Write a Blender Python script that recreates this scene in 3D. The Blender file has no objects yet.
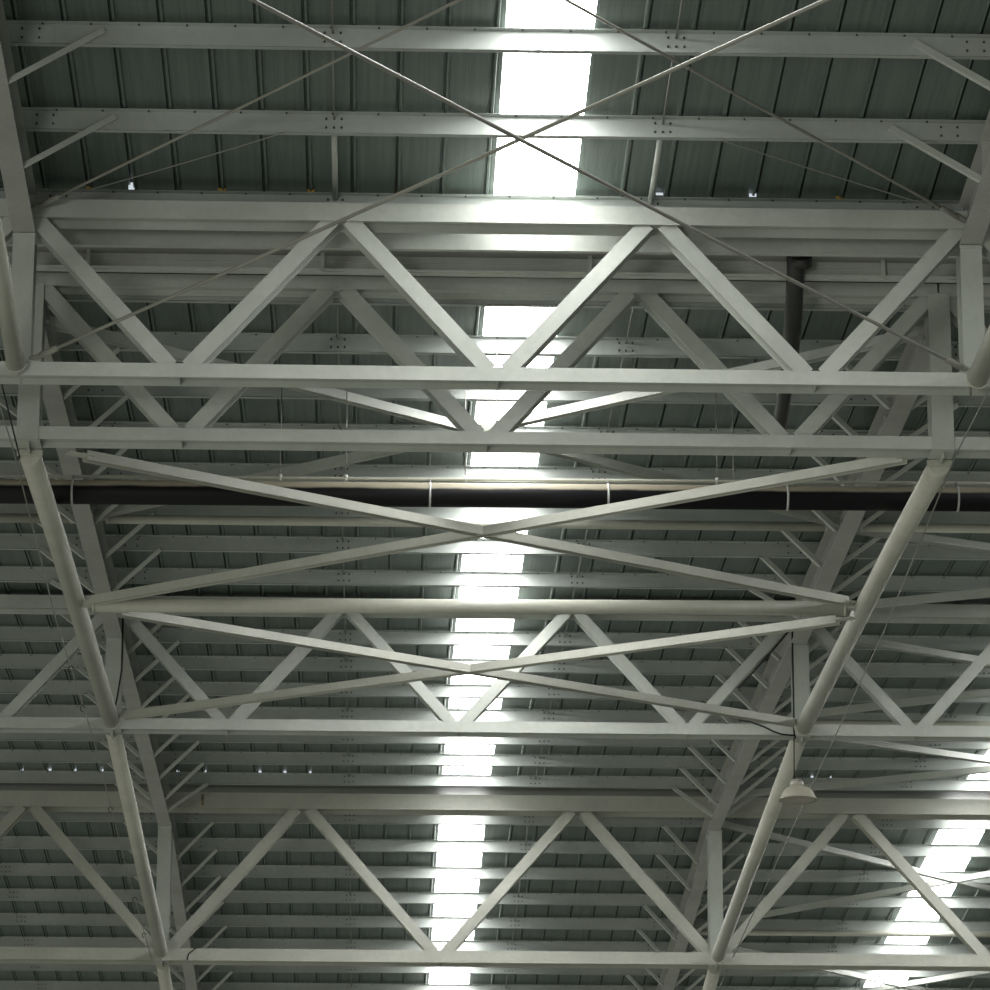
import bpy, bmesh, math, random
from mathutils import Vector, Matrix
random.seed(7)
WS = 0.50                          # ambient strength of the hall
col = bpy.context.scene.collection
V = Vector

# ------------------------------------------------------------------ dimensions (metres)
B = 9.0
XL = -3.466; XR = XL + B; XF = XR + B; XN = XL - B
Y1, ZB1, ZT1 = 35.74, 12.633, 14.234
Y2, ZB2, ZT2 = 37.93, 12.743, 14.351
Y3, ZB3, ZT3 = 51.47, 13.316, 14.956
Y4, ZB4, ZT4 = 65.11, 13.003, 15.564
SP = 1.7086                       # purlin spacing measured along Y
YA, ZA = 34.3485, 14.449          # near slope (falls away from the viewer)
YB, ZB = 38.2109, 14.248          # middle slope (rises to the ridge)
YC, ZC = 66.4163, 15.50           # far slope (falls away beyond the ridge)
PHA, PHB, PHC = .185, .175, .195   # purlin heights on the three slopes
BO = 8.49                         # skylight spacing to the right bay
SX1, SX2 = 1.0424, 1.8156         # skylight edges
def za(Y): return ZA - .05*(Y-YA)
def zb(Y): return ZB + .05*(Y-YB)
def zc(Y): return ZC - .05*(Y-YC)

# ------------------------------------------------------------------ materials
def nodes_of(name):
    m = bpy.data.materials.new(name); m.use_nodes = True
    nt = m.node_tree; nt.nodes.clear()
    out = nt.nodes.new('ShaderNodeOutputMaterial')
    bs = nt.nodes.new('ShaderNodeBsdfPrincipled')
    nt.links.new(bs.outputs[0], out.inputs[0])
    return m, nt, bs
def steel(name, c, rough=.5, stain=.25, spec=.4, scale=1.5, stain_col=None):
    m, nt, bs = nodes_of(name)
    N = nt.nodes.new; L = nt.links.new
    tc = N('ShaderNodeTexCoord')
    n1 = N('ShaderNodeTexNoise'); n1.inputs['Scale'].default_value = scale; n1.inputs['Detail'].default_value = 6
    n2 = N('ShaderNodeTexNoise'); n2.inputs['Scale'].default_value = 14; n2.inputs['Detail'].default_value = 3
    L(tc.outputs['Object'], n1.inputs[0]); L(tc.outputs['Object'], n2.inputs[0])
    r1 = N('ShaderNodeValToRGB'); r1.color_ramp.elements[0].position = .3; r1.color_ramp.elements[1].position = .65
    L(n1.outputs[0], r1.inputs[0])
    mx = N('ShaderNodeMix'); mx.data_type = 'RGBA'
    sc = stain_col or tuple(x*(1-stain) for x in c)
    mx.inputs[6].default_value = (*sc, 1); mx.inputs[7].default_value = (*c, 1)
    L(r1.outputs[0], mx.inputs[0])
    m2 = N('ShaderNodeMix'); m2.data_type = 'RGBA'; m2.blend_type = 'MULTIPLY'; m2.inputs[0].default_value = .18
    L(mx.outputs[2], m2.inputs[6]); L(n2.outputs[0], m2.inputs[7])
    L(m2.outputs[2], bs.inputs['Base Color'])
    bs.inputs['Roughness'].default_value = rough
    bs.inputs['Specular IOR Level'].default_value = spec
    return m
M = {}
M['truss']  = steel('painted_steel', (.52,.545,.50), .5, .16)
M['dull']   = steel('painted_steel_dull', (.36,.375,.345), .6, .2)
M['post']   = steel('painted_steel_post', (.47,.50,.45), .5, .15)
M['purlin'] = steel('primed_purlin', (.43,.465,.44), .45, .2, scale=.9)
M['tube']   = steel('painted_tube', (.52,.525,.45), .38, .14, spec=.5)
M['brace']  = steel('brace_paint', (.50,.51,.45), .5, .15)
M['rafter'] = steel('rafter_paint', (.43,.44,.41), .5, .18)
M['rod']    = steel('rod_steel', (.30,.30,.26), .4, .2)
M['wire']   = steel('wire_steel', (.26,.26,.24), .35, .1)
M['bolt']   = steel('bolt_dark', (.05,.055,.05), .6, .1)
M['cable']  = steel('black_cable', (.015,.016,.015), .6, .1)
M['galv']   = steel('galvanised_clamp', (.55,.56,.54), .3, .1)
M['lamp']   = steel('lamp_shell', (.40,.385,.31), .45, .2)
M['lampin'] = steel('lamp_inside', (.40,.38,.33), .35, .1)
M['foam']   = steel('yellow_foam', (.45,.30,.06), .8, .2)
M['rust']   = steel('rust_streak', (.33,.27,.17), .8, .6, scale=6)
M['gutter'] = steel('gutter_sheet', (.30,.31,.29), .5, .2)
def pipe_mat():
    m, nt, bs = nodes_of('black_pipe')
    N = nt.nodes.new; L = nt.links.new
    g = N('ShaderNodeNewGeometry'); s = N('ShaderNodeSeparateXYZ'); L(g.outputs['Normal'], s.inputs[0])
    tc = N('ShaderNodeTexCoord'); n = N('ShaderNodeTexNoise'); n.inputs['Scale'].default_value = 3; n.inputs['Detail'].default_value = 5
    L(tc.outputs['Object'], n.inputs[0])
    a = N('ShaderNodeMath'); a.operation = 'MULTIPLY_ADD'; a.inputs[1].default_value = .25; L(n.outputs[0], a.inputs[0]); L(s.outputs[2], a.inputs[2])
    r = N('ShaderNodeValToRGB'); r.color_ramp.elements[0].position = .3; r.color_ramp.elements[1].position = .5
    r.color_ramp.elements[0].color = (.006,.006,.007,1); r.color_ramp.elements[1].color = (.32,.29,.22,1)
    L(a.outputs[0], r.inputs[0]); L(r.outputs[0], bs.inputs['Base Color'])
    bs.inputs['Roughness'].default_value = .5; bs.inputs['Specular IOR Level'].default_value = .2
    return m
M['pipe'] = pipe_mat()
M['downpipe'] = steel('dark_downpipe', (.035,.038,.035), .45, .2)
def sheet_mat():
    m, nt, bs = nodes_of('ribbed_roof_sheet')
    N = nt.nodes.new; L = nt.links.new
    tc = N('ShaderNodeTexCoord')
    mp = N('ShaderNodeMapping'); mp.inputs['Scale'].default_value = (12, .25, 1)
    L(tc.outputs['Object'], mp.inputs[0])
    n = N('ShaderNodeTexNoise'); n.inputs['Scale'].default_value = 2.0; n.inputs['Detail'].default_value = 5
    L(mp.outputs[0], n.inputs[0])
    r = N('ShaderNodeValToRGB')
    r.color_ramp.elements[0].position = .3; r.color_ramp.elements[1].position = .7
    r.color_ramp.elements[0].color = (.105,.135,.12,1); r.color_ramp.elements[1].color = (.155,.195,.172,1)
    L(n.outputs[0], r.inputs[0]); L(r.outputs[0], bs.inputs['Base Color'])
    w = N('ShaderNodeTexWave'); w.wave_type = 'BANDS'; w.bands_direction = 'X'; w.inputs['Scale'].default_value = 12
    L(tc.outputs['Object'], w.inputs[0])
    b = N('ShaderNodeBump'); b.inputs['Strength'].default_value = .12; b.inputs['Distance'].default_value = .01
    L(w.outputs[0], b.inputs['Height']); L(b.outputs[0], bs.inputs['Normal'])
    bs.inputs['Roughness'].default_value = .35
    bs.inputs['Metallic'].default_value = .25
    return m
M['sheet'] = sheet_mat()
def emit_mat(name, c, s):
    m = bpy.data.materials.new(name); m.use_nodes = True
    nt = m.node_tree; nt.nodes.clear()
    o = nt.nodes.new('ShaderNodeOutputMaterial'); e = nt.nodes.new('ShaderNodeEmission')
    tc = nt.nodes.new('ShaderNodeTexCoord'); n = nt.nodes.new('ShaderNodeTexNoise'); n.inputs['Scale'].default_value = 2
    r = nt.nodes.new('ShaderNodeValToRGB')
    r.color_ramp.elements[0].color = (*[x*.9 for x in c], 1); r.color_ramp.elements[1].color = (*c, 1)
    nt.links.new(tc.outputs['Object'], n.inputs[0]); nt.links.new(n.outputs[0], r.inputs[0])
    nt.links.new(r.outputs[0], e.inputs[0])
    e.inputs[1].default_value = s
    nt.links.new(e.outputs[0], o.inputs[0])
    return m
M['sky'] = emit_mat('translucent_skylight', (1,1,.98), 21.0)
M['glint'] = emit_mat('daylight_slit', (.85,.93,1), .75)

# ------------------------------------------------------------------ geometry helpers
def boxf(bm, c, ax, hs):
    """oriented box: centre c, three unit axes, half sizes"""
    vs = []
    for i in (-1,1):
        for j in (-1,1):
            for k in (-1,1):
                vs.append(bm.verts.new(c + ax[0]*hs[0]*i + ax[1]*hs[1]*j + ax[2]*hs[2]*k))
    for f in ((0,1,3,2),(4,6,7,5),(0,4,5,1),(2,3,7,6),(0,2,6,4),(1,5,7,3)):
        bm.faces.new([vs[i] for i in f])
def abox(bm, x0,x1,y0,y1,z0,z1):
    boxf(bm, V(((x0+x1)/2,(y0+y1)/2,(z0+z1)/2)), (V((1,0,0)),V((0,1,0)),V((0,0,1))), ((x1-x0)/2,(y1-y0)/2,(z1-z0)/2))
def frame(P0, P1, dep):
    a = (P1-P0).normalized(); n = (dep - a*dep.dot(a)).normalized(); w = a.cross(n).normalized()
    return a, n, w
def hbeam(bm, P0, P1, dep, b, h, tf=.011, tw=.008):
    """H section; dep = direction across the two flanges, b flange width, h depth; line is the section centre"""
    P0, P1 = V(P0), V(P1); a, n, w = frame(P0, P1, V(dep)); c = (P0+P1)/2; l = (P1-P0).length/2
    boxf(bm, c - n*(h/2-tf/2), (a,n,w), (l, tf/2, b/2))
    boxf(bm, c + n*(h/2-tf/2), (a,n,w), (l, tf/2, b/2))
    boxf(bm, c, (a,n,w), (l, h/2-tf, tw/2))
def bar(bm, P0, P1, dep, wd, th):
    P0, P1 = V(P0), V(P1); a, n, w = frame(P0, P1, V(dep)); boxf(bm, (P0+P1)/2, (a,n,w), ((P1-P0).length/2, th/2, wd/2))
def angle(bm, P0, P1, dep, s, t=.005):
    P0, P1 = V(P0), V(P1); a, n, w = frame(P0, P1, V(dep)); c = (P0+P1)/2; l = (P1-P0).length/2
    boxf(bm, c, (a,n,w), (l, t/2, s/2))
    boxf(bm, c + w*(s/2-t/2) + n*(s/2), (a,n,w), (l, s/2, t/2))
def tube(bm, pts, r, seg=16, caps=True):
    pts = [V(p) for p in pts]; rings = []
    rr = r if isinstance(r, (list,tuple)) else [r]*len(pts)
    ref = None
    for i, p in enumerate(pts):
        d = (pts[min(i+1,len(pts)-1)] - pts[max(i-1,0)]).normalized()
        if ref is None: ref = V((0,0,1)) if abs(d.z) < .9 else V((1,0,0))
        u = (ref - d*ref.dot(d)).normalized(); v = d.cross(u); ref = u
        rings.append([bm.verts.new(p + (u*math.cos(t)+v*math.sin(t))*rr[i]) for t in [2*math.pi*k/seg for k in range(seg)]])
    for a, b in zip(rings, rings[1:]):
        for k in range(seg):
            f = bm.faces.new((a[k],a[(k+1)%seg],b[(k+1)%seg],b[k])); f.smooth = True
    if caps: bm.faces.new(rings[0][::-1]); bm.faces.new(rings[-1])
def lathe(bm, c, prof, seg=40):
    rings = [[bm.verts.new(V(c)+V((r*math.cos(2*math.pi*k/seg), r*math.sin(2*math.pi*k/seg), z))) for k in range(seg)] for r, z in prof]
    for a, b in zip(rings, rings[1:]):
        for k in range(seg):
            f = bm.faces.new((a[k],a[(k+1)%seg],b[(k+1)%seg],b[k])); f.smooth = True
def obj(name, bm, mat, parent=None, loc=None):
    bmesh.ops.recalc_face_normals(bm, faces=bm.faces[:])
    if loc is not None: bmesh.ops.translate(bm, vec=-V(loc), verts=bm.verts[:])
    me = bpy.data.meshes.new(name); bm.to_mesh(me); bm.free()
    me.materials.append(M[mat])
    o = bpy.data.objects.new(name, me); col.objects.link(o)
    if loc is not None: o.location = loc
    if parent: o.parent = parent
    return o
def tag(o, label, cat, group=None):
    o['label'] = label; o['category'] = cat
    if group: o['group'] = group
    return o
def thing(name, label, cat, loc=(0,0,0), group=None):
    o = bpy.data.objects.new(name, None); col.objects.link(o); o.location = loc; o.empty_display_size = .3
    return tag(o, label, cat, group)
def struct(o): o['kind'] = 'structure'; return o
def part(name, mat, parent, fn, label=None):
    """build with fn(bm) in world space, store relative to parent's origin"""
    bm = bmesh.new(); fn(bm)
    bmesh.ops.recalc_face_normals(bm, faces=bm.faces[:])
    org = V(parent.location)
    p = parent.parent
    while p: org += V(p.location); p = p.parent
    bmesh.ops.translate(bm, vec=-org, verts=bm.verts[:])
    me = bpy.data.meshes.new(name); bm.to_mesh(me); bm.free(); me.materials.append(M[mat])
    o = bpy.data.objects.new(name, me); col.objects.link(o); o.parent = parent
    if label: o['label'] = label
    return o
def solo(name, mat, fn, label, cat, group=None, loc=(0,0,0)):
    bm = bmesh.new(); fn(bm)
    return tag(obj(name, bm, mat, loc=V(loc)), label, cat, group)
def dup(root, loc, label):
    r = root.copy(); col.objects.link(r); r.location = loc; r['label'] = label
    for ch in list(root.children):
        c = ch.copy(); col.objects.link(c); c.parent = r
        for g in list(ch.children):
            d = g.copy(); col.objects.link(d); d.parent = c
    return r
ORD = ['first','second','third','fourth','fifth','sixth','seventh','eighth','ninth','tenth','eleventh','twelfth',
       'thirteenth','fourteenth','fifteenth','sixteenth','seventeenth','eighteenth']
BAYS = [('centre', XL), ('right', XR), ('left', XN)]

# ------------------------------------------------------------------ roof sheets (structure) and skylight strips
PITCH = (SX2-SX1)/1.85
def roof_profile(x0, x1, grid):
    """list of (x, dz) across the sheet with upward ribs seen as grooves from below"""
    pts = [(x0, 0)]
    k0 = math.ceil((x0-grid+.05)/PITCH)
    k = k0
    while grid + k*PITCH < x1-.05:
        g = grid + k*PITCH
        rib = [(-.036,0),(-.026,-.030),(-.006,-.030),(-.001,0),(.003,.045),(.020,.045),(.024,0)]
        if x1 <= SX1 + .01: rib = [(-dx, dz) for dx, dz in rib[::-1]]
        pts += [(g+dx, dz) for dx, dz in rib]
        k += 1
    pts.append((x1, 0)); return pts
def sheet(name, x0, x1, grid, ya, yb, zf, PH):
    bm = bmesh.new(); pr = roof_profile(x0, x1, grid)
    ys = [ya, yb]
    t = .012
    rows = []
    for y in ys:
        rows.append([bm.verts.new((x, y, zf(y)+PH+.040+dz)) for x, dz in pr])
    for i in range(len(pr)-1):
        bm.faces.new((rows[0][i], rows[0][i+1], rows[1][i+1], rows[1][i]))
    return struct(obj(name, bm, 'sheet'))
wn = 0
def skylight(x0, x1, ya, yb, zf, PH):
    global wn; wn += 1
    bm = bmesh.new()
    n = 9
    prev = None
    for i in range(n+1):
        x = x0 + (x1-x0)*i/n
        dz = .02 if i in (2,3,6,7) else .0
        cur = [bm.verts.new((x, ya, zf(ya)+PH+.035-dz)), bm.verts.new((x, yb, zf(yb)+PH+.035-dz))]
        if prev: bm.faces.new((prev[0],cur[0],cur[1],prev[1]))
        prev = cur
    return struct(obj('window_%d' % wn, bm, 'sky'))
for (ya, yb, sa, zf, ph) in ((26.0, Y1+.62, 26.0, za, PHA), (37.95, 64.35, 38.22, zb, PHB), (66.05, 86.0, 66.05, zc, PHC)):
    # bays: left edge .. skylight .. between .. skylight .. right edge
    sheet('ceiling', XN-1, SX1, SX1-.085, ya, yb, zf, ph)
    sheet('ceiling', SX2, SX1+BO, SX2+.045, ya, yb, zf, ph)
    sheet('ceiling', SX2+BO, XF+1, SX2+BO+.045, ya, yb, zf, ph)
    skylight(SX1, SX2, sa, yb, zf, ph); skylight(SX1+BO, SX2+BO, sa, yb, zf, ph)
# ridge cap
bm = bmesh.new()
bar(bm, (XN-1, 64.75, 15.86), (XF+1, 64.75, 15.86), (0,.05,-1), 1.0, .012)
bar(bm, (XN-1, 65.7, 15.86), (XF+1, 65.7, 15.86), (0,-.05,-1), 1.0, .012)
struct(obj('trim_1', bm, 'gutter'))

# ------------------------------------------------------------------ purlins
def make_purlin(loc, label, group, PH):
    t = thing('roof_purlin', label, 'purlin', loc, group)
    x, y, z = loc
    def beam(bm):
        abox(bm, x+.004, x+B-.004, y, y+.004, z, z+PH)                # web
        abox(bm, x+.004, x+B-.004, y-.0, y+.065, z, z+.004)           # bottom flange
        abox(bm, x+.004, x+B-.004, y-.065, y, z+PH-.004, z+PH)        # top flange
        abox(bm, x+.004, x+B-.004, y+.061, y+.065, z, z+.02)          # bottom lip
        n = len(bm.faces)
        for xx in (x+.30, x+.45, x+B-.45, x+B-.30, x+B/3-.07, x+B/3, x+B/3+.07, x+2*B/3-.07, x+2*B/3, x+2*B/3+.07):
            for dz in (.05, .135):
                tube(bm, [(xx, y-.002, z+dz), (xx, y-.016, z+dz)], .011, 6)   # bolt heads
        for i in range(1, 21):
            boxf(bm, V((x + i*PITCH + .06, y-.03, z+PH-.009)), (V((1,0,0)),V((0,1,0)),V((0,0,1))), (.008,.010,.006))
        bm.faces.ensure_lookup_table()
        for f in bm.faces[n:]: f.material_index = 1
    w = part('web_beam', 'purlin', t, beam); w.data.materials.append(M['bolt'])
    for xx in (x+.01, x+B-.58):
        part('splice_plate', 'purlin', w, lambda bm: abox(bm, xx, xx+.57, y-.006, y-.001, z+.012, z+PH-.012))
    return t
ROWS = []     # (Y, Z, description)
near = [YA+k*SP for k in (-4,-3,-2,-1,0,1)]
for i, y in enumerate(near):
    n = len(near)-1-i
    ROWS.append((y, za(y) - (.02 if n == 0 else 0), 'grey roof purlin directly over the nearest truss' if n == 0 else
                 '%s grey roof purlin on this side of the nearest truss' % ORD[n-1], 'purlins of the near roof slope'))
for k in range(16):
    y = YB + k*SP + (.02 if k == 0 else 0)
    ROWS.append((y, zb(y), '%s grey roof purlin beyond the valley gutter' % ORD[k], 'purlins of the middle roof slope'))
for k in range(11):
    y = YC + k*SP
    ROWS.append((y, zc(y), '%s grey roof purlin beyond the ridge truss' % ORD[k], 'purlins of the far roof slope'))
proto = {}
for (y, z, d, g) in ROWS:
    ph = PHA if 'near' in g else (PHB if 'middle' in g else PHC)
    for bn, bx in BAYS:
        lab = d + ', ' + bn + ' bay'
        if ph not in proto: proto[ph] = make_purlin((bx, y, z), lab, g, ph)
        else:
            o = dup(proto[ph], (bx, y, z), lab); o['group'] = g

# ------------------------------------------------------------------ sag rods between purlins
def sag_rod(x, ya, yb, zaa, zbb, r, lab, grp):
    solo('sag_rod', 'wire' if r < .02 else 'post', lambda bm: tube(bm, [(x, ya+.01, zaa+.13), (x, yb-.01, zbb+.13)], r, 8), lab, 'rod', grp, (x, ya, zaa+.13))
for (rows, zf, nm, lo, hi) in ((near, za, 'near roof slope', 1, 5), ([YB+k*SP for k in range(16)], zb, 'middle roof slope', 0, 15), ([YC+k*SP for k in range(11)], zc, 'far roof slope', 0, 10)):
    for i in range(lo, hi):
        for bn, bx in BAYS[:2]:
            for j, sd in ((1,'left'),(2,'right')):
                thick = (zf is za and i == 4)
                x = bx + j*B/3
                n = (5-i) if zf is za else i+1
                sag_rod(x, rows[i], rows[i+1], zf(rows[i]), zf(rows[i+1]), .028 if thick else .009,
                        '%s in %s purlin gap, %s, %s side of %s bay' % ('tubular strut' if thick else 'thin sag rod', ORD[n-1], nm, sd, bn),
                        'sag rods of the ' + nm)

# ------------------------------------------------------------------ lattice trusses
def truss(Y, zb_, zt_, x0, spec, label, bay, x1=None, mt='truss'):
    x1 = x1 or x0+9.0; B = x1-x0
    tb, th, bb, bh, db, dh, nodes = spec
    t = thing('lattice_truss', label, 'truss', (x0, Y, zb_), 'lattice trusses of the %s bay' % bay)
    part('top_chord', mt, t, lambda bm: hbeam(bm, (x0+.01, Y+th/2, zt_), (x1-.01, Y+th/2, zt_), (0,1,0), tb, th))
    part('bottom_chord', mt, t, lambda bm: hbeam(bm, (x0+.01, Y+bh/2, zb_), (x1-.01, Y+bh/2, zb_), (0,1,0), bb, bh))
    yc = Y + bh/2
    for (xa, up_a, xb, up_b) in nodes:
        pa = V((x0+xa*B, yc, (zt_-tb/2) if up_a else (zb_+bb/2)))
        pb = V((x0+xb*B, yc, (zt_-tb/2) if up_b else (zb_+bb/2)))
        d = (pb-pa).normalized()
        # offset so both members of a node sit side by side
        of = db*.68
        pa2 = pa + V((math.copysign(of, pb.x-pa.x), 0, 0)); pb2 = pb - V((math.copysign(of, pb.x-pa.x), 0, 0))
        part('diagonal', mt, t, lambda bm: hbeam(bm, pa2 - d*.03, pb2 + d*.03, (0,1,0), db, dh))
    pts = sorted(set([n[0] for n in nodes if not n[1]] + [n[2] for n in nodes if not n[3]]))
    for f in pts:
        if 0 < f < 1:
            xx = x0 + f*B
            part('stiffener_plate', mt, t, lambda bm: abox(bm, xx-.006, xx+.006, Y+.012, Y+bh-.012, zb_-bb/2+.004, zb_-.005))
    return t
s6 = 1/6
W6 = [(0,1,s6,0),(s6,0,2*s6,1),(2*s6,1,3*s6,0),(3*s6,0,4*s6,1),(4*s6,1,5*s6,0),(5*s6,0,1,1)]
W4 = [(0,0,.25,1),(.25,1,.5,0),(.5,0,.75,1),(.75,1,1,0)]
DX1, DX2 = .095, -.008
T1X = {'centre': (XL+DX1, XR+DX2), 'right': (XR+DX2, XF), 'left': (XN, XL+DX1)}
for bn, bx in BAYS:
    truss(Y1, ZB1, ZT1, T1X[bn][0], (.18,.30,.135,.26,.15,.20,W6), 'nearest lattice truss with the deepest top beam, crossed by rods, %s bay' % bn, bn, T1X[bn][1])
    truss(Y2, ZB2, ZT2, bx, (.135,.26,.13,.28,.15,.20,W6), 'second lattice truss, close behind the nearest one, %s bay' % bn, bn)
    truss(Y3, ZB3, ZT3, bx, (.175,.32,.15,.25,.14,.18,W6), 'shallow lattice truss half way up the picture behind round struts, %s bay' % bn, bn)
    truss(Y4, ZB4, ZT4, bx, (.26,.38,.20,.36,.17,.22,W4), 'deep ridge lattice truss with wide triangles, farthest, %s bay' % bn, bn, None, 'brace')

# ------------------------------------------------------------------ posts, rafters and bottom tubes of the main frames
SIDE = [('left', XL), ('right', XR)]
def post(x, Y, z0, z1, b, h, lab, g):
    t = thing('frame_post', lab, 'post', (x, Y, z0), g)
    part('post_beam', 'post', t, lambda bm: hbeam(bm, (x, Y+h/2-.004, z0), (x, Y+h/2-.004, z1), (0,1,0), b, h))
    part('seam_plate', 'post', t, lambda bm: abox(bm, x-b/2-.004, x+b/2+.004, Y-.012, Y-.003, z1-.03, z1))
    part('foot_plate', 'post', t, lambda bm: abox(bm, x-b/2, x+b/2, Y-.008, Y+h, z0-.012, z0))
    return t
for sn, sx in SIDE:
    g = 'posts of the main frames'
    post(sx+(DX1 if sn=='left' else 0), Y1-.01, ZB1+.075, 13.97, .205, .30, 'pale post at the %s end of the nearest truss below the bent rafter' % sn, g)
    post(sx, Y2-.01, ZB2-.06, ZT2-.04, .215, .30, 'pale post at the %s end of the second truss' % sn, g)
    post(sx, Y3-.01, ZB3+.08, 14.49, .215, .28, 'pale post at the %s end of the shallow middle truss' % sn, g)
    post(sx, Y4-.01, ZB4+.10, 15.13, .22, .40, 'pale post at the %s end of the ridge truss' % sn, g)

def rafter(x, pb, pt, label, b=.21, ext=0):
    """pb: (Y,Z) bottom flange points, pt: matching top flange points"""
    t = thing('roof_rafter', label, 'rafter', (x, pb[0][0], pb[0][1]), 'rafters of the main frames')
    def fl(pts, s):
        def f(bm):
            for (ya, z1_), (yb, z2_) in zip(pts, pts[1:]):
                hbeam_pts = (V((x, ya, z1_)), V((x, yb, z2_)))
                bar(bm, hbeam_pts[0], hbeam_pts[1], (0,0,1), b, .014)
        return f
    part('bottom_flange', 'rafter', t, fl(pb, 0))
    part('top_flange', 'rafter', t, fl(pt, 1))
    def web(bm):
        n = len(pb)
        for i in range(n-1):
            q = []
            for dx in (-.005, .005):
                q.append([bm.verts.new((x+dx, Y, z)) for Y, z in (pb[i], pb[i+1], pt[i+1], pt[i])])
            bm.faces.new(q[0]); bm.faces.new(q[1][::-1])
            for k in range(4): bm.faces.new((q[0][k], q[0][(k+1)%4], q[1][(k+1)%4], q[1][k]))
    wb = part('web', 'rafter', t, web)
    for (ya, z1_), (yb, z2_) in ((pb[1], pt[1]),):
        for s_ in (-1, 1):
            part('stiffener_plate', 'rafter', wb, lambda bm: abox(bm, min(x+s_*.006, x+s_*.09), max(x+s_*.006, x+s_*.09), ya-.004, ya+.004, z1_+.007, z2_-.007))
    return t
TG = .012
for sn, sx in SIDE:
    xa = sx + (DX1 if sn=='left' else 0)
    rafter(xa, [(26.0, za(26.0)-.41), (34.3, 14.055), (Y1-.01, 13.985)], [(26.0, za(26.0)-TG), (34.3, za(34.3)-TG), (Y1-.01, za(Y1)-TG)],
           '%s rafter of the near roof slope, coming down to the nearest truss' % sn)
    rx = sx - (.03 if sn == 'right' else 0)
    rafter(rx, [(Y2+.31, 13.93), (41.3, 14.08), (Y3-.02, 14.47)], [(Y2+.31, zb(Y2+.31)-TG), (41.3, zb(41.3)-TG), (Y3-.02, zb(Y3)-TG)],
           '%s rafter between the second truss and the shallow middle truss' % sn)
    rafter(rx, [(Y3+.29, 14.51), (55.5, 14.73), (Y4-.02, 15.13)], [(Y3+.29, zb(Y3+.29)-TG), (55.5, zb(55.5)-TG), (Y4-.02, zb(Y4)-TG)],
           '%s rafter between the shallow middle truss and the ridge truss' % sn)
    rafter(sx, [(Y4+.42, 15.12), (69.5, 14.92), (86, 14.05)], [(Y4+.42, zc(Y4+.42)-TG), (69.5, zc(69.5)-TG), (86, zc(86)-TG)],
           '%s rafter going down beyond the ridge truss' % sn)

def bottom_tube(pts, r, label):
    t = thing('bottom_tube', label, 'tube', pts[0], 'round bottom tubes of the main frames')
    part('pipe_body', 'tube', t, lambda bm: tube(bm, pts, r, 24))
    a, b = V(pts[0]), V(pts[-1]); d = (b-a).normalized()
    pl = part('end_plate', 'tube', t, lambda bm: tube(bm, [b + d*.001, b + d*.02], r*1.12, 24))
    part('pin_lug', 'tube', pl, lambda bm: boxf(bm, b + d*.07, frame(a, b, V((0,0,1))), (.06, r*.75, .012)))
    part('cap_plate', 'tube', t, lambda bm: abox(bm, a.x-.125, a.x+.125, a.y-.03, a.y-.002, a.z-.02, a.z+.04))
    return t
for sn, sx in SIDE:
    xa = sx + (.0 if sn=='left' else .0)
    if sn == 'left': xa = XL + .08
    bottom_tube(([(xa, 25.5, 13.3), (xa, 34.0, 12.88), (xa, Y1-.16, 12.63)] if sn == 'left' else [(xa, 25.5, 12.4), (xa, Y1-.16, 12.60)]), .088 if sn == 'left' else .10, '%s round bottom tube on this side of the nearest truss' % sn)
    bottom_tube([(sx, Y2+.32, 12.62), (sx, Y2+4, 12.86), (sx, Y3-.16, 13.315)], .108, '%s round bottom tube from the second truss to the shallow middle truss' % sn)
    bottom_tube([(sx, Y3+.30, 13.31), (sx, Y4-.16, 13.02)], .105, '%s round bottom tube from the middle truss down to the ridge truss' % sn)
    bottom_tube([(sx, Y4+.42, 12.93), (sx, 84.0, 11.2)], .105, '%s round bottom tube beyond the ridge truss' % sn)
    # connection brackets under the chords
    for (Y, zc_, h, nm) in ((Y2, ZB2, .30, 'second truss'), (Y3, ZB3, .28, 'shallow middle truss'), (Y4, ZB4, .40, 'ridge truss')):
        t = thing('tube_bracket', 'small plate bracket under the %s end of the %s' % (sn, nm), 'bracket', (sx, Y+.1, zc_), 'tube brackets')
        part('lug_plate', 'post', t, lambda bm: abox(bm, sx-.012, sx+.012, Y+.06, Y+h+.05, zc_-.13, zc_-.065))
        part('base_plate', 'post', t, lambda bm: abox(bm, sx-.12, sx+.12, Y+.02, Y+h-.02, zc_-.075, zc_-.063))

# ------------------------------------------------------------------ round struts
def strut(a, b, r, label, g, name='round_strut'):
    t = thing(name, label, 'strut', a, g)
    a, b = V(a), V(b); d = (b-a).normalized()
    part('tube_body', 'tube', t, lambda bm: tube(bm, [a+d*.12, b-d*.12], r, 24))
    for p, s in ((a, 1), (b, -1)):
        part('end_cap', 'tube', t, lambda bm: tube(bm, [p+d*s*.10, p+d*s*.125], r*1.08, 24))
        part('end_lug', 'tube', t, lambda bm: boxf(bm, p+d*s*.05, (d, V((0,0,1)), d.cross(V((0,0,1)))), (.06, .012, r*.7)))
    return t
strut((XL+.10, 44.62, 12.93), (XR-.11, 44.62, 12.985), .083, 'thick pale round strut crossing the centre bay between the two bottom tubes', 'round struts')
strut((XL+.10, 46.35, zb(46.35)-.16), (XR-.10, 46.35, zb(46.35)-.16), .055, 'thin round strut just below the black pipe in the centre bay', 'round struts')
strut((XR+.10, 46.35, zb(46.35)-.16), (XF-.10, 46.35, zb(46.35)-.16), .055, 'thin round strut just below the black pipe in the right bay', 'round struts')
strut((XN+.10, 46.35, zb(46.35)-.16), (XL-.10, 46.35, zb(46.35)-.16), .055, 'thin round strut just below the black pipe in the left bay', 'round struts')
strut((XR+.10, 58.0, zb(58.0)-.13), (XF-.10, 58.0, zb(58.0)-.13), .055, 'thin round strut behind the middle truss in the right bay', 'round struts')
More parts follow.
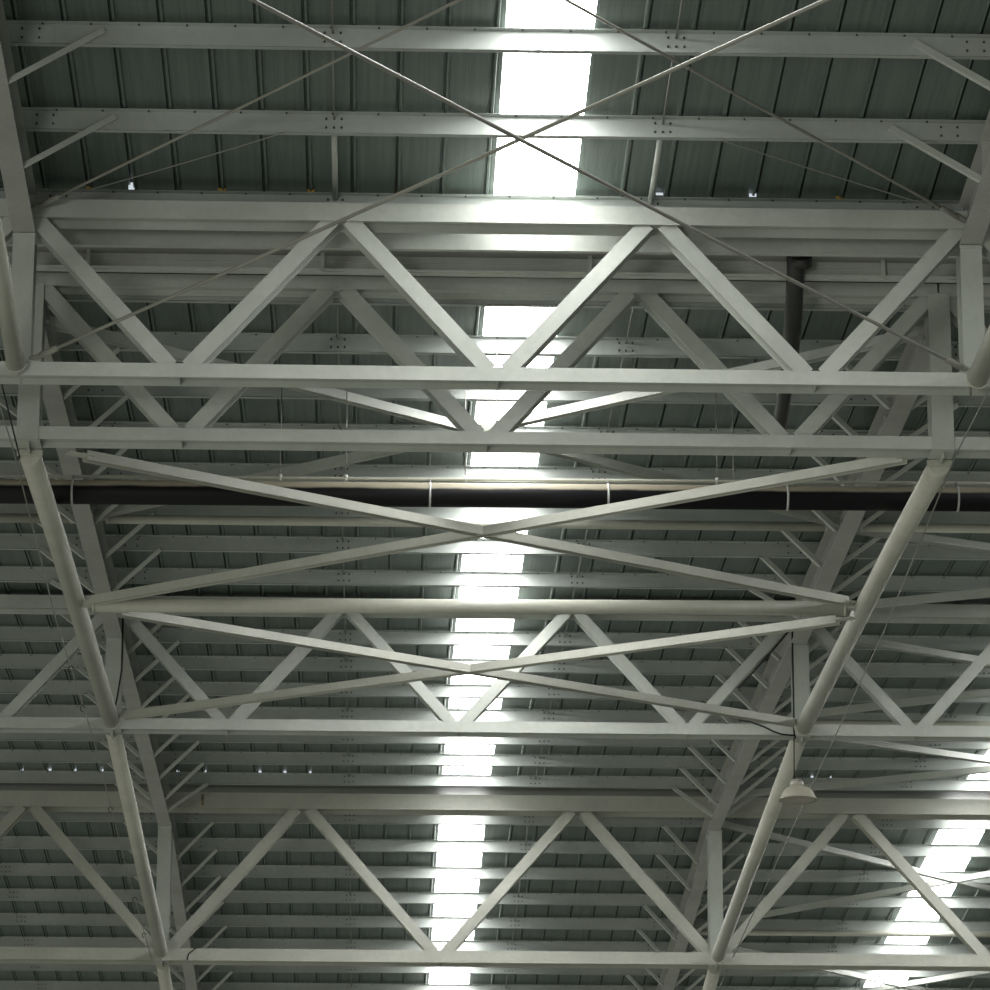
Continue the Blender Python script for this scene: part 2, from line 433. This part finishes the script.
strut((XR+.10, 72.9, zc(72.9)-.13), (XF-.10, 72.9, zc(72.9)-.13), .055, 'thin round strut beyond the ridge truss in the right bay', 'round struts')

# ------------------------------------------------------------------ crossed steel braces
def brace(a, b, s, label, g, mt='brace'):
    t = thing('cross_brace', label, 'brace', a, g)
    a, b = V(a), V(b); d = (b-a).normalized()
    bb_ = part('brace_beam', mt, t, lambda bm: hbeam(bm, a, b, (0,1,0), s, s*.95, .007, .006))
    for p, q in ((a, 1), (b, -1)):
        part('end_gusset', mt, bb_, lambda bm: boxf(bm, p-d*q*.06, (d, V((0,0,1)), d.cross(V((0,0,1)))), (.14, .006, .055)))
    return t
g = 'crossed braces between the bottom tubes'
brace((-2.934,38.40,12.66),(5.32,44.50,13.03), .10, 'bottom brace from the second truss at left to the round strut at right', g)
brace((-3.293,44.52,12.945),(5.214,38.40,12.737), .10, 'bottom brace from the round strut at left to the second truss at right', g)
brace((-2.963,44.80,12.90),(5.412,51.15,13.323), .10, 'bottom brace from the round strut at left to the middle truss at right', g)
brace((-3.30,51.15,13.335),(5.255,44.80,12.893), .10, 'bottom brace from the middle truss at left up to the round strut at right', g)
def ub(xa, xb, ya, yb, zf, bay, where, s=.095):
    h = .14
    g = 'crossed braces under the roof purlins'
    brace((xa+.1, ya, zf(ya)-h), (xb-.1, yb, zf(yb)-h), s, '%s bay roof brace running away to the right, %s' % (bay, where), g, 'truss')
    brace((xb-.1, ya, zf(ya)-h-.002), (xa+.1, yb, zf(yb)-h-.002), s, '%s bay roof brace running away to the left, %s' % (bay, where), g, 'truss')
ub(XL, XR, 38.55, 46.2, zb, 'centre', 'seen behind the second truss', .10)
ub(XR, XF, 46.5, 50.7, zb, 'right', 'just beyond the thin strut')
ub(XR, XF, 51.95, 57.7, zb, 'right', 'just beyond the middle truss top')
ub(XR, XF, 58.3, 63.7, zb, 'right', 'below the middle truss bottom beam')
ub(XR, XF, 65.7, 72.6, zc, 'right', 'just beyond the ridge truss')
ub(XR, XF, 73.3, 80.2, zc, 'right', 'lowest in the picture')

# ------------------------------------------------------------------ tie rods
def rod(a, b, r, sag, label, name='tie_rod', mat='rod', buckle=True, g='crossed tie rods'):
    a, b = V(a), V(b); n = 14
    pts = [a.lerp(b, i/n) - V((0,0,4*sag*(i/n)*(1-i/n))) for i in range(n+1)]
    t = thing(name, label, 'rod', a, g)
    part('rod_bar', mat, t, lambda bm: tube(bm, pts, r, 8))
    if buckle:
        d = (pts[-1]-pts[-2]).normalized()
        part('fork_end', mat, t, lambda bm: tube(bm, [b-d*.32, b-d*.28, b-d*.02, b], [r, r*1.9, r*1.9, r], 8))
        part('fork_plate', mat, t, lambda bm: boxf(bm, b+d*.04, (d, V((0,0,1)), d.cross(V((0,0,1)))), (.09,.008,.04)))
    return t
rod((XL+.3, 23.5, 12.07), (XR-.16, 35.55, 12.69), .017, .02, 'lower tie rod ending at the right foot of the nearest truss')
rod((XR, 23.5, 12.25), (XL+.30, 35.55, 12.69), .017, .02, 'lower tie rod ending at the left foot of the nearest truss')
rod((XL, 25.4, 14.50), (XR-.12, 35.60, 14.20), .014, .02, 'upper tie rod ending at the top right corner of the nearest truss')
rod((XR, 25.4, 14.50), (XL+.24, 35.60, 14.20), .014, .02, 'upper tie rod ending at the top left corner of the nearest truss')
rod((-0.91,34.33,14.44), (-2.845,35.6,14.34), .006, .01, 'hair-thin stay wire under the purlins at upper left', 'stay_wire', 'wire', False, 'thin stay wires')
rod((3.011,34.33,14.44), (5.42,35.6,14.235), .006, .01, 'hair-thin stay wire under the purlins at upper right', 'stay_wire', 'wire', False, 'thin stay wires')
# long lifeline wires beside the bottom tubes
def wire(pts, r, label, hooks=(), mat='wire'):
    t = thing('safety_wire', label, 'wire', pts[0], 'long wires beside the bottom tubes')
    part('strand', mat, t, lambda bm: tube(bm, pts, r, 6))
    for h in hooks:
        part('hook', 'cable', t, lambda bm: tube(bm, [V(h)+V((.03*math.cos(a), 0, .04*math.sin(a)-.04)) for a in [i*.7 for i in range(8)]], .006, 5), 'small dark hook')
    return t
wire([(XR+.11, 30.0, 12.25), (XR+.11, Y2-.08, 12.60), (XR+.20, 44.5, 12.66), (XR+.22, Y3-.08, 12.79), (XR+.26, Y4-.08, 13.03), (XR+.30, 74.0, 13.1)], .0075, 'thin steel wire hanging beside the right bottom tubes')
wire([(XL-.10, 30.0, 12.10), (XL-.12, Y2-.08, 12.52), (XL-.2, 44.5, 12.72), (XL-.23, Y3-.08, 13.10), (XL-.2, 58, 12.98), (XL-.15, Y4-.08, 12.9)], .007,
     'thin dark wire with small hooks hanging beside the left bottom tubes',
     [(XL-.205, 47, 12.86), (XL-.22, 49.3, 12.98), (XL-.215, 55, 13.04), (XL-.2, 58, 12.98), (XL-.18, 60.5, 12.95), (XL-.165, 63, 12.92)], 'rod')
wire([(XL-.16, 30.0, 12.5), (XL-.13, Y1-.1, 12.75), (XL-.06, Y2-.06, 12.46)], .008, 'short dark wire from the nearest truss to the second truss at left', (), 'cable')

# ------------------------------------------------------------------ fly braces from rafters up to purlins
def fly(x, y, z, s, zl, ln, label, g):
    if ln: a = V((x+s*.105, y+ln, zl)); b = V((x+s*.74, y-.035, z-.005))
    else: a = V((x+s*.10, y-.035, zl)); b = V((x+s*.92, y-.035, z+.12))
    solo('fly_brace', 'truss', lambda bm: (angle(bm, a, b, (0,1,0), .055, .005)), label, 'brace', g, a)
for sn, sx in SIDE:
    for i, y in enumerate(near[:-1]):
        n = len(near)-2-i
        for s, so in ((-1,'left'),(1,'right')):
            xa = sx + (DX1 if sn=='left' else 0)
            fly(xa, y, za(y), s, za(y)-.38, 0, '%s fly brace up from nearest truss, %s side of %s near rafter' % (ORD[n], so, sn), 'fly braces of the near rafters')
    for k in range(1, 16):
        y = YB+k*SP
        dy = .8 if not (Y3-1.3 < y < Y3+.3) and y < Y4-1.6 else .05
        ye = y+dy
        zl = 14.08+(ye-41.3)*.0442 if ye > 41.3 else 13.93+(ye-38.24)*.049
        if abs(y-Y3) < .35: continue
        for s, so in ((-1,'left'),(1,'right')):
            fly(sx-(.03 if sn=='right' else 0), y, zb(y), s, zl+.02, dy, '%s fly brace beyond the gutter, %s side of the %s rafter' % (ORD[k-1], so, sn), 'fly braces of the middle rafters')
    for k in range(0, 10):
        y = YC+k*SP
        ye = y+.8; zl = 15.12-(ye-65.5)*.05 if ye < 69.5 else 14.92-(ye-69.5)*.0527
        for s, so in ((-1,'left'),(1,'right')):
            fly(sx, y, zc(y), s, zl+.02, .8, '%s fly brace beyond the ridge, %s side of the %s rafter' % (ORD[k], so, sn), 'fly braces of the far rafters')

# ------------------------------------------------------------------ valley gutter between the two nearest trusses
def gutter_bay(bn, x0):
    t = thing('valley_gutter', 'grey valley gutter trough above the gap between the two nearest trusses, %s bay' % bn, 'gutter', (x0, 36.5, 14.2), 'valley gutter lengths')
    x1 = x0+B
    def front(bm):
        abox(bm, x0, x1, 36.56, 36.575, 14.185, 14.46)
        abox(bm, x0, x1, 36.575, 36.62, 14.185, 14.193)
        abox(bm, x0, x1, 36.50, 36.56, 14.452, 14.46)
    part('front_wall', 'truss', t, front)
    def back(bm):
        abox(bm, x0, x1, 37.22, 37.235, 14.19, 14.50)
        abox(bm, x0, x1, 37.16, 37.22, 14.20, 14.208)
        abox(bm, x0, x1, 37.235, 37.30, 14.19, 14.20)
        abox(bm, x0, x1, 37.205, 37.22, 14.29, 14.305)
    part('back_wall', 'truss', t, back)
    part('trough_floor', 'gutter', t, lambda bm: abox(bm, x0, x1, 36.58, 37.22, 14.36, 14.37))
    part('cover_flashing', 'gutter', t, lambda bm: bar(bm, (x0, 37.3, 14.72), (x1, 37.3, 14.72), (0,.3,1), 1.7, .006))
    for xx in (x0+.59, x0+2.87, x0+5.48, x0+8.35):
        part('hanger_strap', 'truss', t, lambda bm: abox(bm, xx-.02, xx+.02, 37.13, 37.15, 14.16, 14.36))
for bn, bx in BAYS: gutter_bay(bn, bx)

# ------------------------------------------------------------------ pipes
t = thing('drain_pipe', 'thick black drain pipe with a dusty top crossing the hall behind the second truss', 'pipe', (0, 41.0, 13.14))
cz = lambda x: 13.318 + .004*(x-.5)
pz = lambda x: 13.128 + .003*(x-.5)
part('pipe_body', 'pipe', t, lambda bm: tube(bm, [(XN, 41, pz(XN)), (0, 41, pz(0)), (XF, 41, pz(XF))], .130, 32))
for x in (-3.25, .517, 2.401, 4.30, 6.11, -6.9):
    cl = part('pipe_clamp', 'galv', t, lambda bm: tube(bm, [(x-.011, 41, pz(x)), (x+.011, 41, pz(x))], .136, 32), 'bright metal pipe clamp')
    part('hanger_rod', 'wire', cl, lambda bm: tube(bm, [(x, 41, pz(x)+.13), (x, 41.03, cz(x))], .010, 6))
t = thing('conduit', 'thin pale conduit running just above the black drain pipe', 'pipe', (0, 41.05, 13.3))
part('conduit_tube', 'tube', t, lambda bm: tube(bm, [(XN, 41.05, cz(XN)), (XF, 41.05, cz(XF))], .019, 10))
for x in (-1.07, .89, 3.566, -.374):
    part('hanger_rod', 'wire', t, lambda bm: tube(bm, [(x, 41.05, cz(x)), (x, 41.05, zb(41.05)+.1)], .006, 6))
    part('saddle_clip', 'galv', t, lambda bm: tube(bm, [(x, 41.05, cz(x)-.035), (x, 41.05, cz(x)+.04)], .022, 8))
solo('hanger_wire', 'wire', lambda bm: tube(bm, [(3.80, 41.7, 13.55), (3.80, 41.7, zb(41.63)+.02)], .007, 6), 'thin vertical wire left of the black downpipe behind the trusses', 'wire', None, (3.8,41.7,13.7))
solo('hanger_wire', 'wire', lambda bm: tube(bm, [(1.19, 39.9, 13.2), (1.19, 39.9, zb(39.9)+.02)], .006, 6), 'thin vertical wire in front of the skylight between the trusses', 'wire', None, (1.19,39.9,13.7))
t = thing('downpipe', 'short dark downpipe dropping from the valley gutter behind the nearest truss', 'pipe', (4.02, 36.9, 14.35))
part('upper_pipe', 'downpipe', t, lambda bm: tube(bm, [(4.005,36.9,14.40),(4.02,37.1,14.20),(4.06,37.8,13.95),(4.09,38.45,13.79)], .088, 20))
part('collar', 'downpipe', t, lambda bm: tube(bm, [(4.06,36.93,14.31),(4.065,37.0,14.24)], .105, 20))
part('lower_pipe', 'downpipe', t, lambda bm: tube(bm, [(4.09,38.40,13.80),(4.12,39.4,13.70),(4.15,40.1,13.645),(4.16,40.5,13.60)], .075, 20))

# ------------------------------------------------------------------ hanging lamp and cables
lx, ly = 5.47, Y3+.10
t = thing('high_bay_lamp', 'round beige high bay lamp hanging from the right end of the middle truss', 'lamp', (lx, ly, 12.5))
cz0 = 12.455
rf_ = part('reflector', 'lamp', t, lambda bm: lathe(bm, (lx,ly,cz0), [(.07,.125),(.12,.115),(.17,.085),(.21,.03),(.232,-.03),(.25,-.05),(.255,-.06),(.245,-.062),(.225,-.035),(.19,.03),(.12,.09),(.0,.10)]), 'beige domed reflector')
part('diffuser', 'lampin', rf_, lambda bm: lathe(bm, (lx,ly,cz0), [(.0,-.035),(.12,-.04),(.20,-.05),(.238,-.058),(.236,-.05),(0,-.03)]), 'pale glass diffuser')
part('housing', 'lampin', t, lambda bm: lathe(bm, (lx-.01,ly,cz0+.12), [(0,-.02),(.085,-.02),(.09,.03),(.075,.085),(.03,.10),(0,.10)]))
part('cable', 'cable', t, lambda bm: tube(bm, [(lx-.045, ly, cz0+.23), (5.435, ly, 13.24)], .008, 6), 'dark hanging cable')
def pcable(pts, label, r=.012):
    solo('power_cable', 'cable', lambda bm: tube(bm, pts, r, 6), label, 'cable', None, pts[0])
pcable([(4.70,51.40,13.42),(4.845,51.38,13.395),(5.03,51.37,13.325),(5.15,51.36,13.26),(5.25,51.36,13.225),(5.42,51.36,13.21)], 'black cable sagging across the middle truss bottom beam towards the lamp')
pcable([(5.418,51.36,14.67),(5.415,51.36,13.25),(5.44,51.45,13.2)], 'black cable running down the right post of the middle truss')
pcable([(5.40,51.40,14.66),(5.09,51.40,14.29),(4.70,51.40,13.85)], 'black cable following the last diagonal of the middle truss')
pcable([(-3.355,51.36,14.72),(-3.352,51.36,14.0),(-3.40,51.36,13.62),(-3.44,51.36,13.42)], 'black cable running down the left post of the middle truss')
pcable([(XL+.55,Y4-.03,13.10),(XL+.44,Y4-.05,13.0),(XL+.42,Y4-.05,12.9)], 'short dark cable looped over the left end of the ridge truss', .01)

# ------------------------------------------------------------------ small marks: foam, daylight slits, rust, tags
for (x, w) in ((-1.541,.04),(-.697,.035),(.148,.03),(4.342,.035),(-2.80,.03)):
    yy = Y1+.30
    solo('foam_filler', 'foam', lambda bm: abox(bm, x-w, x+w, yy, yy+.02, za(yy)+PHA+.03-.03, za(yy)+PHA+.03+.0), 'yellow foam scrap above the nearest truss, %s' % (
        {-1.541:'the second rib from the left rafter', -.697:'the rib left of the tubular strut', .148:'the rib left of the skylight', 4.342:'the right side near the rafter', -2.80:'the far left corner'}[x]), 'foam', None, (x, yy, za(yy)+PHA+.03-.01))
def slit(x, y, z, w, h, label, g=None):
    solo('daylight_slit', 'glint', lambda bm: abox(bm, x-w, x+w, y, y+.006, z-h, z+h), label, 'daylight gap', g, (x,y,z))
slit(-2.40, 36.02, za(36.02)+PHA+.03, .028, .035, 'bright slit of daylight above the nearest truss at far left')
slit(2.62, 36.02, za(36.02)+PHA+.02, .035, .012, 'small slit of daylight above the nearest truss right of the skylight')
slit(3.51, 36.02, za(36.02)+PHA+.02, .035, .016, 'small slit of daylight above the nearest truss midway to the right rafter')
for x in (-5.708,-5.26,-4.86,-4.427,-3.21,-2.777,-1.894,-1.493,-1.091,7.003,7.294):
    slit(x, 63.80, zb(63.80)+PHB+.02, .022, .022, 'tiny speck of daylight at a sheet rib just before the ridge', 'specks of daylight along the ridge')
solo('rust_streak', 'rust', lambda bm: abox(bm, -2.885, -2.84, Y4-.003, Y4-.0005, ZT4-.09, ZT4+.10), 'brown rust streak on the ridge truss top beam near the left rafter', 'rust stain', None, (-2.86, Y4, ZT4))

# ------------------------------------------------------------------ world: dim hall, light comes up from the floor side
w = bpy.data.worlds.new('hall'); bpy.context.scene.world = w; w.use_nodes = True
nt = w.node_tree; nt.nodes.clear()
o = nt.nodes.new('ShaderNodeOutputWorld'); bg = nt.nodes.new('ShaderNodeBackground')
tc = nt.nodes.new('ShaderNodeTexCoord'); rp = nt.nodes.new('ShaderNodeValToRGB')
vd = nt.nodes.new('ShaderNodeVectorMath'); vd.operation = 'DOT_PRODUCT'
vd.inputs[1].default_value = V((-.74,-.45,-.55)).normalized()
nt.links.new(tc.outputs['Generated'], vd.inputs[0])
mr = nt.nodes.new('ShaderNodeMapRange'); mr.inputs[1].default_value = -1; mr.inputs[2].default_value = 1
nt.links.new(vd.outputs['Value'], mr.inputs[0]); nt.links.new(mr.outputs[0], rp.inputs[0])
e = rp.color_ramp.elements
e[0].position = .25; e[0].color = (.05,.055,.045,1)
e[1].position = 1; e[1].color = (1,1,.87,1)
e2 = rp.color_ramp.elements.new(.6); e2.color = (.28,.30,.26,1)
nt.links.new(rp.outputs[0], bg.inputs[0]); bg.inputs[1].default_value = WS
nt.links.new(bg.outputs[0], o.inputs[0])

# an added, unseen fill light behind and to the left of the viewer
ld = bpy.data.lights.new('fill_light', 'POINT'); ld.energy = 7500; ld.shadow_soft_size = 2.5; ld.color = (1,1,.93)
lo = bpy.data.objects.new('fill_light', ld); col.objects.link(lo); lo.location = (-9, -3, 2.5)  # lights the near trusses most

# ------------------------------------------------------------------ camera
cd = bpy.data.cameras.new('camera'); cam = bpy.data.objects.new('camera', cd); col.objects.link(cam)
Fv = V((0.027968731, 0.951948896, 0.304977130)); Rv = V((0.999546516, -0.030039317, 0.002098016)); Uv = V((-0.011158508, -0.304780149, 0.952357364))
cam.matrix_world = Matrix(((Rv.x,Uv.x,-Fv.x,0),(Rv.y,Uv.y,-Fv.y,0),(Rv.z,Uv.z,-Fv.z,0),(0,0,0,1)))
cd.sensor_width = 36; cd.sensor_fit = 'HORIZONTAL'; cd.lens = 4073.8/990*36; cd.clip_end = 400; cd.clip_start = .1
sc = bpy.context.scene; sc.camera = cam
sc.view_settings.view_transform = 'Standard'; sc.view_settings.look = 'None'; sc.view_settings.exposure = 0
